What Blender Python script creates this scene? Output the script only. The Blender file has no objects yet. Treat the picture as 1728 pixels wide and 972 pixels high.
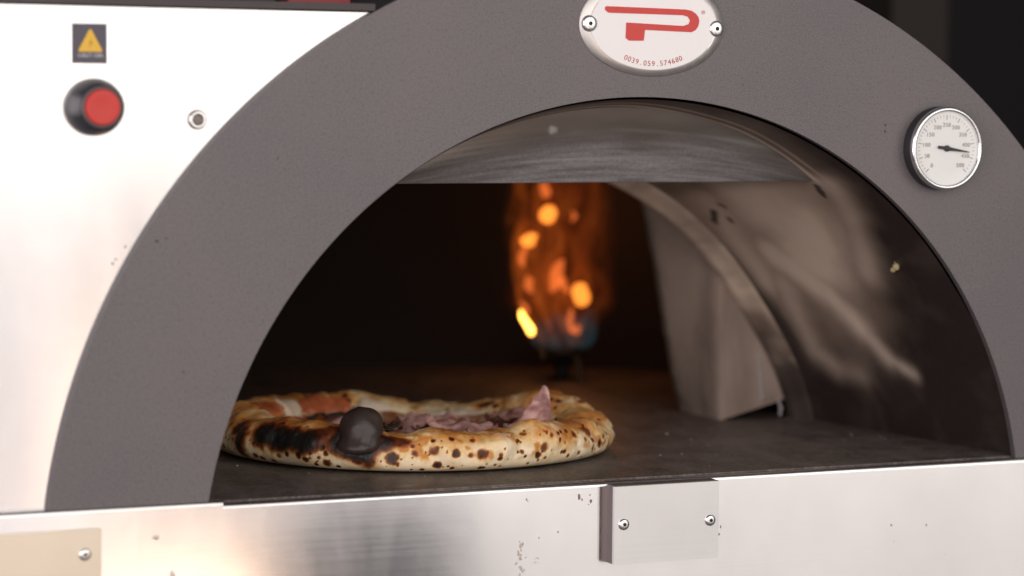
import bpy, bmesh, math, random
from mathutils import Vector, Matrix, noise
S = bpy.context.scene
COL = S.collection
random.seed(7)

# ------------------------------------------------------------------ camera
TH, F_PX, YH, ROLL, DIST = math.radians(24.0), 4385.0, 170.0, .0087, 2.0
phi_ = math.atan((486 - YH) / F_PX)
fwd = Vector((math.sin(TH)*math.cos(phi_), math.cos(TH)*math.cos(phi_), -math.sin(phi_)))
rt = Vector((math.cos(TH), -math.sin(TH), 0)); up = rt.cross(fwd)
rt = (rt*math.cos(ROLL) + up*math.sin(ROLL)).normalized(); up = rt.cross(fwd).normalized()
CAMP = -fwd*DIST
cd = bpy.data.cameras.new('camera'); cam = bpy.data.objects.new('camera', cd); COL.objects.link(cam)
m = Matrix((rt, up, -fwd)).transposed().to_4x4(); m.translation = CAMP
cam.matrix_world = m
cd.sensor_width = 36; cd.lens = 36*F_PX/1728; cd.clip_start = .05; cd.clip_end = 60
cd.dof.use_dof = True; cd.dof.aperture_fstop = 3.2
cd.dof.focus_distance = (Vector((.0, .06, -.12)) - CAMP).dot(fwd)
S.camera = cam

# ------------------------------------------------------------------ world, lamps, exposure
w = bpy.data.worlds.new('World'); S.world = w; w.use_nodes = True
bg = w.node_tree.nodes['Background']; bg.inputs[0].default_value = (.80, .82, .95, 1); bg.inputs[1].default_value = .09
def area(name, loc, target, sx, sy, power, col):
    l = bpy.data.lights.new(name, 'AREA'); l.shape = 'RECTANGLE'; l.size = sx; l.size_y = sy; l.energy = power; l.color = col
    o = bpy.data.objects.new(name, l); COL.objects.link(o); o.location = loc
    o.rotation_euler = (Vector(target) - Vector(loc)).to_track_quat('-Z', 'Y').to_euler()
    return o
area('added_area', (2.45, -3.0, -.1), (2.15, 0, -.1), 2.35, 2.35, 13.8, (1.0, .945, .895))  # unseen lamp added at the right for bright reflections in the steel
area('added_area', (-.62, -3.0, -.1), (-.62, 0, -.1), 2.1, 2.35, 13.5, (1.0, .94, .925))  # unseen lamp added in front; its edge leaves a dark gap reflected
area('added_area', (.87, -3.02, .08), (.87, 0, .08), .90, .62, 1.45, (1.0, .95, .93))  # added filler lamp, brightens the gap reflected in the side panel
area('added_warm_area', (.60, -2.98, -.80), (.60, 0, -.80), 0.36, .75, 3.0, (1.0, .72, .53))  # added warm strip lamp, gives the front panel its peach reflection
area('added_area', (-2.55, -1.9, .35), (.35, .15, -.05), 1.8, 2.1, 47, (1.0, .915, .95))  # lamp added at the left to brighten the right wall of the vault
area('added_area', (.75, -2.75, 1.15), (.5, 0, .1), 4.4, 2.3, 44, (1.0, .95, .89))  # unseen overhead lamp added to light the front and its reflections
S.view_settings.view_transform = 'Standard'; S.view_settings.look = 'None'
S.view_settings.exposure = 0.15; S.view_settings.gamma = 1.0; S.view_settings.use_curve_mapping = False
S.render.engine = 'CYCLES'
S.cycles.use_denoising = True
S.cycles.max_bounces = 10; S.cycles.transparent_max_bounces = 32; S.cycles.diffuse_bounces = 5; S.cycles.glossy_bounces = 5
S.cycles.sample_clamp_indirect = 6.0

# ------------------------------------------------------------------ helpers
class G:
    """small node-graph writer"""
    def __init__(s, name):
        s.m = bpy.data.materials.new(name); s.m.use_nodes = True
        s.t = s.m.node_tree; s.t.nodes.clear()
        s.out = s.t.nodes.new('ShaderNodeOutputMaterial')
    def n(s, typ, **kw):
        nd = s.t.nodes.new(typ)
        ins = kw.pop('ins', {})
        for k, v in kw.items(): setattr(nd, k, v)
        for k, v in ins.items(): s.put(nd.inputs[k], v)
        return nd
    def put(s, sock, v):
        if isinstance(v, bpy.types.NodeSocket): s.t.links.new(v, sock)
        else:
            if isinstance(v, tuple) and len(v) == 3 and sock.type == 'RGBA': v = (*v, 1)
            sock.default_value = v
    def coord(s, which='Object', scale=(1, 1, 1)):
        c = s.n('ShaderNodeTexCoord'); mp = s.n('ShaderNodeMapping', ins={'Vector': c.outputs[which], 'Scale': scale}); return mp.outputs[0]
    def noise(s, vec, scale, detail=4, rough=.5, dist=0):
        return s.n('ShaderNodeTexNoise', ins={'Vector': vec, 'Scale': scale, 'Detail': detail, 'Roughness': rough, 'Distortion': dist}).outputs['Fac']
    def ramp(s, fac, stops, interp='LINEAR'):
        r = s.n('ShaderNodeValToRGB', ins={'Fac': fac}); r.color_ramp.interpolation = interp
        e = r.color_ramp.elements
        while len(e) < len(stops): e.new(.5)
        for el, (p, c) in zip(e, stops):
            el.position = p; el.color = (*c, 1) if isinstance(c, tuple) else (c, c, c, 1)
        return r.outputs[0]
    def mix(s, f, a, b, mode='MIX'):
        x = s.n('ShaderNodeMix', data_type='RGBA', blend_type=mode)
        s.put(x.inputs[0], f); s.put(x.inputs[6], a); s.put(x.inputs[7], b); return x.outputs[2]
    def math(s, op, a, b=0.0, clamp=False):
        x = s.n('ShaderNodeMath', operation=op, use_clamp=clamp); s.put(x.inputs[0], a); s.put(x.inputs[1], b); return x.outputs[0]
    def bump(s, h, strength, dist=.001):
        return s.n('ShaderNodeBump', ins={'Height': h, 'Strength': strength, 'Distance': dist}).outputs[0]
    def attr(s, name):
        return s.n('ShaderNodeAttribute', attribute_name=name)
    def bsdf(s, **kw):
        p = s.n('ShaderNodeBsdfPrincipled')
        for k, v in kw.items(): s.put(p.inputs[k.replace('_', ' ')], v)
        s.t.links.new(p.outputs[0], s.out.inputs[0]); return p

def link(name, me, mat, parent=None, smooth=True):
    if me.materials: pass
    me.materials.clear()
    if mat: me.materials.append(mat)
    o = bpy.data.objects.new(name, me); COL.objects.link(o)
    if parent: o.parent = parent
    if smooth: me.polygons.foreach_set('use_smooth', [True]*len(me.polygons))
    return o
def sharp(o, deg=35):
    bm = bmesh.new(); bm.from_mesh(o.data)
    for e in bm.edges:
        if len(e.link_faces) == 2 and e.calc_face_angle(0) > math.radians(deg): e.smooth = False
    bm.to_mesh(o.data); bm.free()
def obj(name, bm, mat, parent=None, smooth=True, deg=35, bevel=0, seg=2):
    if bevel:
        es = [e for e in bm.edges if len(e.link_faces) == 2 and e.calc_face_angle(0) > math.radians(50)]
        bmesh.ops.bevel(bm, geom=es, offset=bevel, segments=seg, affect='EDGES', profile=.5, clamp_overlap=True)
    bmesh.ops.recalc_face_normals(bm, faces=bm.faces)
    me = bpy.data.meshes.new(name); bm.to_mesh(me); bm.free()
    o = link(name, me, mat, parent, smooth)
    if smooth: sharp(o, deg)
    return o
def add_box(bm, x0, x1, y0, y1, z0, z1):
    v = [bm.verts.new(p) for p in ((x0,y0,z0),(x1,y0,z0),(x1,y1,z0),(x0,y1,z0),(x0,y0,z1),(x1,y0,z1),(x1,y1,z1),(x0,y1,z1))]
    for f in ((0,1,5,4),(1,2,6,5),(2,3,7,6),(3,0,4,7),(4,5,6,7),(3,2,1,0)): bm.faces.new([v[i] for i in f])
def box(name, mat, parent, *b, bevel=.0008, uv=False):
    bm = bmesh.new(); add_box(bm, *b); o = obj(name, bm, mat, parent, bevel=bevel)
    if uv: planar_uv(o)
    return o
def planar_uv(o):
    uvl = o.data.uv_layers.new(name='grain')
    for lp in o.data.loops:
        c = o.data.vertices[lp.vertex_index].co; uvl.data[lp.index].uv = (c.x + c.y*.3, c.z + c.y)
def lathe(prof, n, cx, cz, y0, sx=1, sz=1, cap0=False, cap1=True):
    """profile (radius, depth toward the viewer) turned round an axis that points out of the front (-Y)"""
    bm = bmesh.new(); rings = []
    for r, d in prof:
        rings.append([bm.verts.new((cx + r*sx*math.cos(2*math.pi*i/n), y0 - d, cz + r*sz*math.sin(2*math.pi*i/n))) for i in range(n)])
    for a, b in zip(rings, rings[1:]):
        for i in range(n): bm.faces.new((a[i], a[(i+1) % n], b[(i+1) % n], b[i]))
    if cap1: bm.faces.new(rings[-1])
    if cap0: bm.faces.new(rings[0][::-1])
    return bm
def prism(pts, y0, y1):
    """outline (x, z) pulled from y0 (back) to y1 (front)"""
    bm = bmesh.new()
    a = [bm.verts.new((x, y0, z)) for x, z in pts]; b = [bm.verts.new((x, y1, z)) for x, z in pts]
    n = len(pts); bm.faces.new(b); bm.faces.new(a[::-1])
    for i in range(n): bm.faces.new((a[i], a[(i+1) % n], b[(i+1) % n], b[i]))
    return bm
def grid_obj(name, rows, mat, parent=None, closed=False, attrs=None, cap_last=False):
    nr, nc = len(rows), len(rows[0]); vs = [p for r in rows for p in r]; fs = []
    for i in range(nr-1):
        for j in range(nc if closed else nc-1):
            j2 = (j+1) % nc; fs.append((i*nc+j, i*nc+j2, (i+1)*nc+j2, (i+1)*nc+j))
    if cap_last: fs.append(tuple((nr-1)*nc+j for j in range(nc)))
    me = bpy.data.meshes.new(name); me.from_pydata(vs, [], fs); me.update()
    if attrs:
        for an, vals in attrs.items():
            ca = me.color_attributes.new(an, 'FLOAT_COLOR', 'POINT')
            ca.data.foreach_set('color', [c for v in vals for c in (*v, 1.0)])
    return link(name, me, mat, parent)
def thing(name, label, cat, loc=(0, 0, 0), group=None):
    o = bpy.data.objects.new(name, None); COL.objects.link(o); o.location = loc; o.empty_display_size = .05
    o['label'] = label; o['category'] = cat
    if group: o['group'] = group
    return o
def tag(o, label, cat, group=None):
    o['label'] = label; o['category'] = cat
    if group: o['group'] = group
    return o
def sm(a, b, x):
    t = min(max((x-a)/(b-a), 0), 1); return t*t*(3-2*t)
def lerp(tab, x):
    if x <= tab[0][0]: return tab[0][1]
    for (a, b), (c, d) in zip(tab, tab[1:]):
        if x <= c: return b + (d-b)*sm(0, 1, (x-a)/(c-a))
    return tab[-1][1]
def nz(x, y, z, s): return noise.noise(Vector((x*s, y*s, z*s)))
def fbm(x, y, z, s): return noise.fractal(Vector((x*s, y*s, z*s)), 1.0, 2.0, 4)
def seg_d(p, a, b):
    ax, ay = a; bx, by = b; dx, dy = bx-ax, by-ay
    t = min(max(((p[0]-ax)*dx + (p[1]-ay)*dy)/(dx*dx+dy*dy), 0), 1)
    return math.hypot(p[0]-ax-t*dx, p[1]-ay-t*dy)

# ------------------------------------------------------------------ materials
def steel(name, base, rough, aniso=.75, spots=True):
    g = G(name); c = g.coord()
    fine = g.noise(g.coord(scale=(3, 3, 900)), 1.0, 3, .6)
    mid = g.noise(g.coord(scale=(9, 9, 240)), 1.0, 3, .55)
    cloud = g.noise(c, 9, 4, .55)
    smear = g.noise(g.coord(scale=(14, 14, 5)), 1.0, 4, .6, .6)
    r = g.math('ADD', g.math('MULTIPLY', fine, .05), g.math('MULTIPLY', smear, .14))
    r = g.math('ADD', r, rough - .11)
    col = g.mix(g.ramp(cloud, [(.32, 0.0), (.68, 1.0)]), tuple(base), tuple(x*.92 for x in base))
    col = g.mix(g.ramp(fine, [(.35, .0), (.75, .05)]), col, tuple(x*.72 for x in base))
    if spots:
        d1 = g.noise(c, 210, 2, .5); d2 = g.noise(c, 11, 2, .5)
        f = g.math('MULTIPLY', g.ramp(d1, [(.755, 0.0), (.785, 1.0)]), g.ramp(d2, [(.60, 0.0), (.70, .6)]))
        col = g.mix(f, col, (.10, .075, .06)); 
        drip = g.noise(g.coord(scale=(26, 26, 4)), 1.0, 3, .6)
        f2 = g.ramp(drip, [(.68, 0.0), (.8, .28)])
        col = g.mix(f2, col, (.42, .37, .34)); r = g.math('ADD', r, g.math('MULTIPLY', f2, .3))
    tan = g.n('ShaderNodeTangent', direction_type='UV_MAP', uv_map='grain')
    p = g.bsdf(Base_Color=col, Metallic=1.0, Roughness=r, Anisotropic=aniso, Anisotropic_Rotation=.25, Tangent=tan.outputs[0],
               Normal=g.bump(g.math('ADD', fine, g.math('MULTIPLY', mid, .6)), .022, .0006))
    return g.m
M_steel = steel('brushed_steel', (.80, .765, .755), .165, .75)
M_cover = steel('satin_steel', (.80, .77, .765), .19, .7, False)
M_beige = steel('warm_steel', (.76, .68, .57), .40, .4, False)

def paint():
    g = G('hammered_grey_paint'); c = g.coord()
    sp = g.noise(c, 900, 3, .6); sp2 = g.noise(c, 420, 2, .5); big = g.noise(c, 5, 4, .55); scuff = g.noise(g.coord(scale=(6, 6, 18)), 2.2, 5, .65)
    base = g.mix(g.ramp(big, [(.3, 0.0), (.7, 1.0)]), (.128, .116, .124), (.152, .134, .134))
    base = g.mix(g.ramp(sp, [(.48, 0.0), (.78, .55)]), base, (.33, .285, .27))
    base = g.mix(g.ramp(sp2, [(.30, .45), (.45, 0.0)]), base, (.092, .080, .083))
    base = g.mix(g.ramp(scuff, [(.66, 0.0), (.82, .22)]), base, (.30, .27, .27))
    dk = g.noise(c, 38, 3, .6)
    g.bsdf(Base_Color=base, Metallic=.35, Roughness=g.math('ADD', g.math('MULTIPLY', sp, .2), .42), Normal=g.bump(g.math('ADD', sp, sp2), .22, .0006))
    return g.m
M_paint = paint()
def simple(name, col, rough=.5, metal=0.0, var=.25, scale=40, bump=.0, **kw):
    g = G(name); c = g.coord(); n1 = g.noise(c, scale, 4, .6)
    b = g.mix(n1, tuple(x*(1-var) for x in col), tuple(min(1, x*(1+var)) for x in col))
    a = dict(Base_Color=b, Roughness=g.math('ADD', g.math('MULTIPLY', n1, .2), rough-.1), Metallic=metal)
    if bump: a['Normal'] = g.bump(n1, bump, .001)
    g.bsdf(**a, **kw); return g.m
M_chrome = simple('chrome', (.86, .86, .87), .16, 1.0, .05)
M_screw = simple('screw_steel', (.85, .84, .82), .27, 1.0, .1, 300)
M_hole = simple('socket_black', (.012, .011, .011), .7)
M_black = simple('black_plastic', (.022, .023, .03), .38, 0, .2, 200)
M_greyring = simple('grey_plastic', (.16, .13, .13), .4)
M_red = simple('red_plastic', (.58, .032, .022), .42, 0, .1, 60)
M_redenamel = simple('red_enamel', (.62, .055, .045), .5, 0, .14, 120)
M_redprint = simple('red_print', (.52, .12, .11), .6)
M_white = simple('white_plate', (.80, .765, .76), .42, .25, .04, 90)
M_dial = simple('white_dial', (.80, .79, .77), .45, 0, .03)
M_greyprint = simple('grey_print', (.30, .28, .27), .6)
M_needle = simple('needle_black', (.03, .03, .03), .5)
M_decal = simple('decal_slate', (.085, .075, .098), .5, 0, .1, 90)
M_yellow = simple('decal_yellow', (.78, .46, .05), .5, 0, .1, 90)
M_whiteprint = simple('white_print', (.72, .70, .70), .6)
M_barrel = simple('gauge_barrel', (.075, .072, .08), .35, .7, .15)
M_standoff = simple('standoff_metal', (.20, .165, .155), .5, .6, .2, 60)
M_rail = simple('dark_rail', (.03, .022, .021), .5, .2, .25, 30, .1)
M_railedge = simple('rail_edge', (.055, .045, .044), .5, .2, .2, 30)
M_backwall = simple('dark_backdrop', (.010, .008, .008), .8, 0, .4, 3)
M_post = simple('brown_post', (.022, .015, .010), .8, 0, .3, 8)
M_body = simple('oven_body_paint', (.10, .09, .095), .5, .3, .2, 120, .1)
M_ground = simple('ground_stone', (.16, .15, .15), .85, 0, .3, 12, .2)

def hearth_mat():
    g = G('hearth_stone'); c = g.coord()
    a = g.noise(c, 360, 3, .7); b = g.noise(c, 26, 5, .65, .4); d = g.noise(g.coord(scale=(30, 9, 1)), 1.0, 4, .6)
    col = g.mix(g.ramp(b, [(.3, 0.0), (.7, 1.0)]), (.042, .035, .033), (.125, .102, .092))
    col = g.mix(g.ramp(a, [(.45, 0.0), (.75, .75)]), col, (.32, .265, .225))
    col = g.mix(g.ramp(d, [(.50, 0.0), (.72, .6)]), col, (.20, .17, .16))
    flour = g.noise(c, 95, 4, .7)
    col = g.mix(g.ramp(flour, [(.70, 0.0), (.78, .5)]), col, (.30, .27, .25))
    g.bsdf(Base_Color=col, Roughness=g.ramp(b, [(.3, .30), (.7, .62)]), Normal=g.bump(g.math('ADD', a, g.math('MULTIPLY', b, .8)), .35, .0012))
    return g.m
M_hearth = hearth_mat()

def vault_mat():
    g = G('smoked_steel'); a = g.attr('wear_sheen'); s = g.n('ShaderNodeSeparateColor', ins={0: a.outputs['Color']})
    c = g.coord(); n1 = g.noise(c, 22, 3, .5, .5); n2 = g.noise(c, 160, 3, .6)
    clean = g.mix(n1, (.50, .36, .265), (.70, .54, .42))
    clean = g.mix(s.outputs[1], clean, (.80, .65, .53))
    dark_tone = g.mix(n2, (.022, .015, .013), (.034, .023, .020))  # low soot, and the dark band along the front edge
    k = g.math('ADD', s.outputs[0], g.math('MULTIPLY', g.math('SUBTRACT', n1, .5), .16), True)
    col = g.mix(k, dark_tone, clean)
    col = g.mix(s.outputs[2], col, (.012, .009, .008))
    p = g.bsdf(Base_Color=col, Metallic=g.math('MULTIPLY', k, .2), Roughness=g.ramp(n1, [(.3, .34), (.7, .46)]), Normal=g.bump(n1, .03, .002))
    return g.m
M_vault = vault_mat()
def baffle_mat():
    g = G('scuffed_hood_steel'); a = g.attr('wear_sheen'); s = g.n('ShaderNodeSeparateColor', ins={0: a.outputs['Color']})
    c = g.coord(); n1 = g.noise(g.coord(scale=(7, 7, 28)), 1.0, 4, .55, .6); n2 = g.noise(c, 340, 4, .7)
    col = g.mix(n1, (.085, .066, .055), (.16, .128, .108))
    ash_sheen = g.ramp(n2, [(.30, (.44, .42, .43)), (.72, (.70, .68, .70))])  # ash-grey tone, shared by the scuffs and the painted sheen
    col = g.mix(s.outputs[0], col, ash_sheen)
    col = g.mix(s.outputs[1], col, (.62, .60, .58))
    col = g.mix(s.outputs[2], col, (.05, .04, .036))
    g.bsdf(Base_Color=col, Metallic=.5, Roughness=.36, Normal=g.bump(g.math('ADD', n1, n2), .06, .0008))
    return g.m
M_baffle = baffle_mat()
M_rim = simple('heat_tinted_steel', (.60, .45, .34), .45, .3, .4, 45, .06)
def jamb_mat():
    g = G('refractory_brick'); c = g.coord(); n1 = g.noise(c, 18, 5, .6); n2 = g.noise(c, 170, 4, .65)
    col = g.mix(n1, (.27, .195, .15), (.42, .325, .265)); col = g.mix(g.ramp(n2, [(.55, 0.0), (.75, .5)]), col, (.36, .31, .28))
    st = g.noise(g.coord(scale=(20, 20, 4)), 1.0, 4, .6)
    col = g.mix(g.ramp(st, [(.5, 0.0), (.75, .6)]), col, (.10, .07, .055))
    g.bsdf(Base_Color=col, Roughness=.85, Normal=g.bump(g.math('ADD', n1, n2), .3, .0015)); return g.m
M_jamb = jamb_mat()
M_chamber = simple('sooty_refractory', (.016, .011, .009), .9, 0, .5, 14, .2)
M_pipe = simple('burner_brass', (.07, .045, .022), .5, .7, .3, 60)
M_burner = simple('burner_iron', (.02, .017, .016), .6, .4, .3, 60)

# ------------------------------------------------------------------ setting
box('ground', M_ground, None, -9, 9, -9, 9, -1.42, -1.35, bevel=0)['kind'] = 'structure'
box('wall', M_backwall, None, -3.5, 6, 2.6, 2.75, -1.348, 2.6, bevel=0)['kind'] = 'structure'

# ------------------------------------------------------------------ oven
CX, CZ = .1125, -.213
RI, RO = .3606, .4790
ZF = -.153                                   # hearth level
oven = thing('pizza_oven', 'grey arched pizza oven with brushed steel front and a glowing fire inside', 'oven', (CX, .3, -1.35))
OI = Matrix.Translation((-CX, -.3, 1.35))
def under(o, parent=oven):
    """parent while keeping the world position of geometry written in world coordinates"""
    o.parent = parent
    o.matrix_parent_inverse = OI if parent is oven else Matrix.Identity(4)
    return o
def P(name, bm, mat, parent=oven, **k): return under(obj(name, bm, mat, None, **k), parent)
def PB(name, mat, *b, parent=oven, **k): return under(box(name, mat, None, *b, **k), parent)

# arch-shaped face plate, 6 mm thick with an eased edge
zb = -.1543
n = 160
ai = math.asin((zb-CZ)/RI); ao = math.asin((zb-CZ)/RO)
pts = [(CX+RO*math.cos(ao+(math.pi-2*ao)*i/n), CZ+RO*math.sin(ao+(math.pi-2*ao)*i/n)) for i in range(n+1)]
pin = [(CX+RI*math.cos(ai+(math.pi-2*ai)*i/n), CZ+RI*math.sin(ai+(math.pi-2*ai)*i/n)) for i in range(n+1)]
bm = bmesh.new()
fo = [bm.verts.new((x, 0, z)) for x, z in pts]; fi = [bm.verts.new((x, 0, z)) for x, z in pin]
bo = [bm.verts.new((x, .006, z)) for x, z in pts]; bi = [bm.verts.new((x, .006, z)) for x, z in pin]
for i in range(n):
    bm.faces.new((fo[i], fo[i+1], fi[i+1], fi[i])); bm.faces.new((bo[i+1], bo[i], bi[i], bi[i+1]))
    bm.faces.new((fo[i+1], fo[i], bo[i], bo[i+1])); bm.faces.new((fi[i], fi[i+1], bi[i+1], bi[i]))
for i in (0, n): bm.faces.new((fo[i], fi[i], bi[i], bo[i]))
arch = P('arch_panel', bm, M_paint, bevel=.0011, seg=3)

# steel side panel behind the arch, left
arc_ = [(CX+.462*math.cos(t), CZ+.462*math.sin(t)) for t in [math.radians(114.5+(172.4-114.5)*i/40) for i in range(41)]]
arc_[0] = (arc_[0][0], .2085)
sp = P('side_panel', prism([(-.95, .2085)] + [(-.95, -.1525)] + arc_[::-1], .03, .0065), M_steel); planar_uv(sp)

# lower front panel with a rolled lip; the lip steps down where the mouth begins
bm = bmesh.new()
def lip(top):
    r = .0035; pr = [(-.0022, -.46)]
    for k in range(7):
        a = math.pi/2*k/6; pr.append((-.0022 + r - r*math.cos(a), top - r + r*math.sin(a)))
    pr += [(.006, top), (.0075, top-.0015)]; return pr
for runs in (((-.95, -.6, -.2324), -.1519), ((-.2324, .1, .4, .9, 1.4), -.1545)):
    cols = [[bm.verts.new((x, y, z)) for y, z in lip(runs[1])] for x in runs[0]]
    for a, b in zip(cols, cols[1:]):
        for j in range(len(a)-1): bm.faces.new((a[j], b[j], b[j+1], a[j+1]))
    if runs[1] > -.153: bm.faces.new(cols[-1][1:])
fp = P('front_panel', bm, M_steel, deg=70); planar_uv(fp)
PB('base_cabinet', M_standoff, -.95, 1.4, -.0015, .95, -1.345, -.461, bevel=.003)
PB('oven_body', M_body, -.42, .66, .02, .95, -.45, -.19, bevel=.01)

# hearth
bm = bmesh.new(); add_box(bm, -.335, .56, .0075, .9, -.186, -.1535)
P('hearth_floor', bm, M_hearth, bevel=.001)

# outer shell of the oven behind the arch
rows = []
for y, r in ((.0065, .452), (.2, .452), (.5, .452), (.75, .44), (.88, .38), (.93, .2), (.935, .01)):
    rows.append([(CX+r*math.cos(a), y, CZ + r*math.sin(a)) for a in [math.radians(2+176*i/48) for i in range(49)]])
under(grid_obj('outer_shell', rows, M_body))

# flared smoke-stained mouth vault
def Rv(Y, zr):
    t = min(max(Y/.3, 0), 1); b = sm(0, 1, (.2-zr)/.14)
    return .3606 - .0426*t**.8 + b*.012
D_TAB = [(0, .20), (12, .17), (23, .13), (31.5, .103), (41, .081), (57, .036), (75, .018), (100, .008), (180, .10)]
L_TAB = [(.06, 24), (.10, 21), (.125, 18.5), (.171, 17.5), (.23, 18.5), (.26, 23), (.271, 31), (.288, 44), (.30, 50)]
PALE_SWEEPS = [([(60, .16), (54, .157), (49.5, .151), (45.5, .155), (41, .17)], .052, .034, 1.0), ([(42, .215), (34.6, .178), (27.5, .159), (22.3, .143), (20, .118)], .020, .006, 1.0),  # pale sweeps painted into the vault colour
          ([(56, .048), (50, .059), (44.3, .077), (38, .10)], .014, .018, .45), ([(35, .234), (30.4, .240), (23, .246), (20, .222), (19, .19)], .018, .011, .55), ([(58, .235), (46.5, .255), (37, .262)], .026, .016, .6)]
rows, wear_sheen = [], []
NA, NY = 300, 190
for j in range(NY+1):
    Y = .0062 + (.30-.0062)*j/NY; row = []
    for i in range(NA+1):
        a = math.radians(9 + 162*i/NA); deg = math.degrees(a)
        zr0 = .34*math.sin(a); r = Rv(Y, zr0)
        x, z = CX+r*math.cos(a), CZ+r*math.sin(a)
        row.append((x, Y, z))
        wv = .010*fbm(deg*.06, Y*12, 1.3, 1.0); wd = 3.0*fbm(deg*.05, Y*9, 7.7, 1.0)
        f = sm(-.035, .055, Y+wv - lerp(D_TAB, deg)) * sm(-5, 13, deg+wd - lerp(L_TAB, Y))
        q = (deg*.0055+wd*.0008, Y+wv*.4)
        def P2(dg, y): return (dg*.0055, y)
        sw = 0
        for path, w0, w1, am in PALE_SWEEPS:
            n_ = len(path)-1
            for q_ in range(n_):
                wd_ = w0 + (w1-w0)*(q_+.5)/n_
                sw = max(sw, am*math.exp(-(seg_d(q, P2(*path[q_]), P2(*path[q_+1]))/wd_)**2))
        sw *= .8 + .35*fbm(deg*.05+Y*14, Y*5-deg*.012, 3.1, 1.0)
        f = f*(.40+.24*sm(24, 44, deg))*(.85+.3*fbm(deg*.05, Y*8, 3.1, 1.0))
        f = min(1, f + sw*.85*sm(-.2, .3, f+.25))
        sp_ = 0
        for (A, B, wdt) in ((P2(55.6, .066), P2(53.6, .072), .0035), (P2(53, .245), P2(50.5, .262), .004), (P2(54.5, .225), P2(53.8, .222), .003), (P2(51, .235), P2(50.2, .236), .003)):
            sp_ = max(sp_, sm(1.3, .5, seg_d((deg*.0055, Y), A, B)/wdt + .7*nz(deg*2.2, Y*300, 0, 1)))
        yh = lerp([(57, .064), (75, .05), (95, .036), (130, .030)], deg); cop_glint = (math.exp(-((Y-yh+.006)/.0045)**2) + .6*math.exp(-((Y-yh+.018)/.003)**2))*sm(52, 58, deg)*sm(125, 100, deg); f *= 1-.55*sm(56, 60, deg)*(1-min(1, cop_glint)); f = max(f, cop_glint*.8)  # copper glint beside the hood, a metal reflection painted as a pale line
        wear_sheen.append((min(max(f, 0), 1), min(1, sw + cop_glint*.6), sp_*.9))
    rows.append(row)
under(grid_obj('mouth_vault', rows, M_vault, attrs={'wear_sheen': wear_sheen}))
# dried splash on the vault
bm = bmesh.new()
for dx, dy, dz, s in ((0, 0, 0, .0032), (.0005, .001, .004, .002), (-.001, .003, -.003, .0022)):
    bmesh.ops.create_icosphere(bm, subdivisions=2, radius=s, matrix=Matrix.Translation((.3825+dx, .0575+dy, .006+dz)))
for v in bm.verts: v.co += Vector((nz(*v.co, 600), nz(*v.co, 610), nz(*v.co, 590)))*.0008
P('dried_splash', bm, simple('dried_sauce', (.45, .36, .20), .6, 0, .4, 200))

# flange where the vault meets the brick mouth
rows = []
for dr, Y in ((.0022, .284), (.0002, .286), (-.003, .291), (-.0085, .2995), (-.0105, .301), (-.0105, .311)):
    row = []
    for i in range(161):
        a = math.radians(9+162*i/160); r = Rv(.3, .34*math.sin(a)) + dr
        row.append((CX+r*math.cos(a), Y, CZ+r*math.sin(a)))
    rows.append(row)
rwear = []
for r_ in rows:
    for x, y, z in r_:
        dg = math.degrees(math.atan2(z-CZ, x-CX)); k = sm(17, 35, dg + 6*fbm(x*1.0, y, z, 30))*(.8+.4*fbm(x, y*.4, z, 45)); rwear.append((min(max(k, .04), 1), .35*k, .0))
under(grid_obj('mouth_rim', rows, M_vault, attrs={'wear_sheen': rwear}))

# hood plate hanging across the top of the mouth
rows, wear_sheen = [], []
ZB = .0785
for j in range(41):
    t = j/40; row = []
    for i in range(141):
        s = -1 + 2*i/140
        xh = s*.2235; 
        ztop = CZ + math.sqrt(max(.3535**2 - xh*xh, 0)) - .0005
        ztop = max(ztop, ZB+.0003)
        z = ztop + (ZB-ztop)*t
        hgt = (z-ZB)/.062
        y = .038 + .026*(1-hgt) + .010*math.sin(math.pi*min(1, t))*(1-s*s)*-.6
        row.append((CX + xh, y, z))
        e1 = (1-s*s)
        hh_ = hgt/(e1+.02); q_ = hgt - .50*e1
        ash_sheen = sm(.34, -.34, q_ + .10*fbm(xh*14, q_*4, 0, 1))*(.62+.38*fbm(xh*16, q_*26, 4, 1))*(.30+.70*sm(-1, -.3, s)*sm(.95, .2, s))  # ash-grey scuffs plus the reflected light of the lower hood, painted in
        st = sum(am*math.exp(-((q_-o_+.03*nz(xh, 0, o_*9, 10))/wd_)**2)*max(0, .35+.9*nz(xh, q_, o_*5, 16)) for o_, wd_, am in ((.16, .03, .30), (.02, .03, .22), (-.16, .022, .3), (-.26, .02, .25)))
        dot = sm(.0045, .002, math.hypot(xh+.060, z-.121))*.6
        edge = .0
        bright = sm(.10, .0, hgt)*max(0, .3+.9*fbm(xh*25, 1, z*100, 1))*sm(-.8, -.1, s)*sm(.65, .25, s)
        dk = sm(.3, .75, hgt/(e1+.001))*.35*(1+fbm(xh*9, z*50, 9, 1))  # shading of the upper hood painted dark
        wear_sheen.append((min(max(ash_sheen, 0), 1)*.8, min(max(st+dot+bright*.8, 0), 1), min(max(dk, 0), .8)))
    rows.append(row)
back = [[(x, y+.003, z) for x, y, z in r] for r in rows[::-1]]
under(grid_obj('hood_plate', rows+back, M_baffle, attrs={'wear_sheen': wear_sheen + [w_ for k in range(40, -1, -1) for w_ in wear_sheen[k*141:(k+1)*141]]}))

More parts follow.
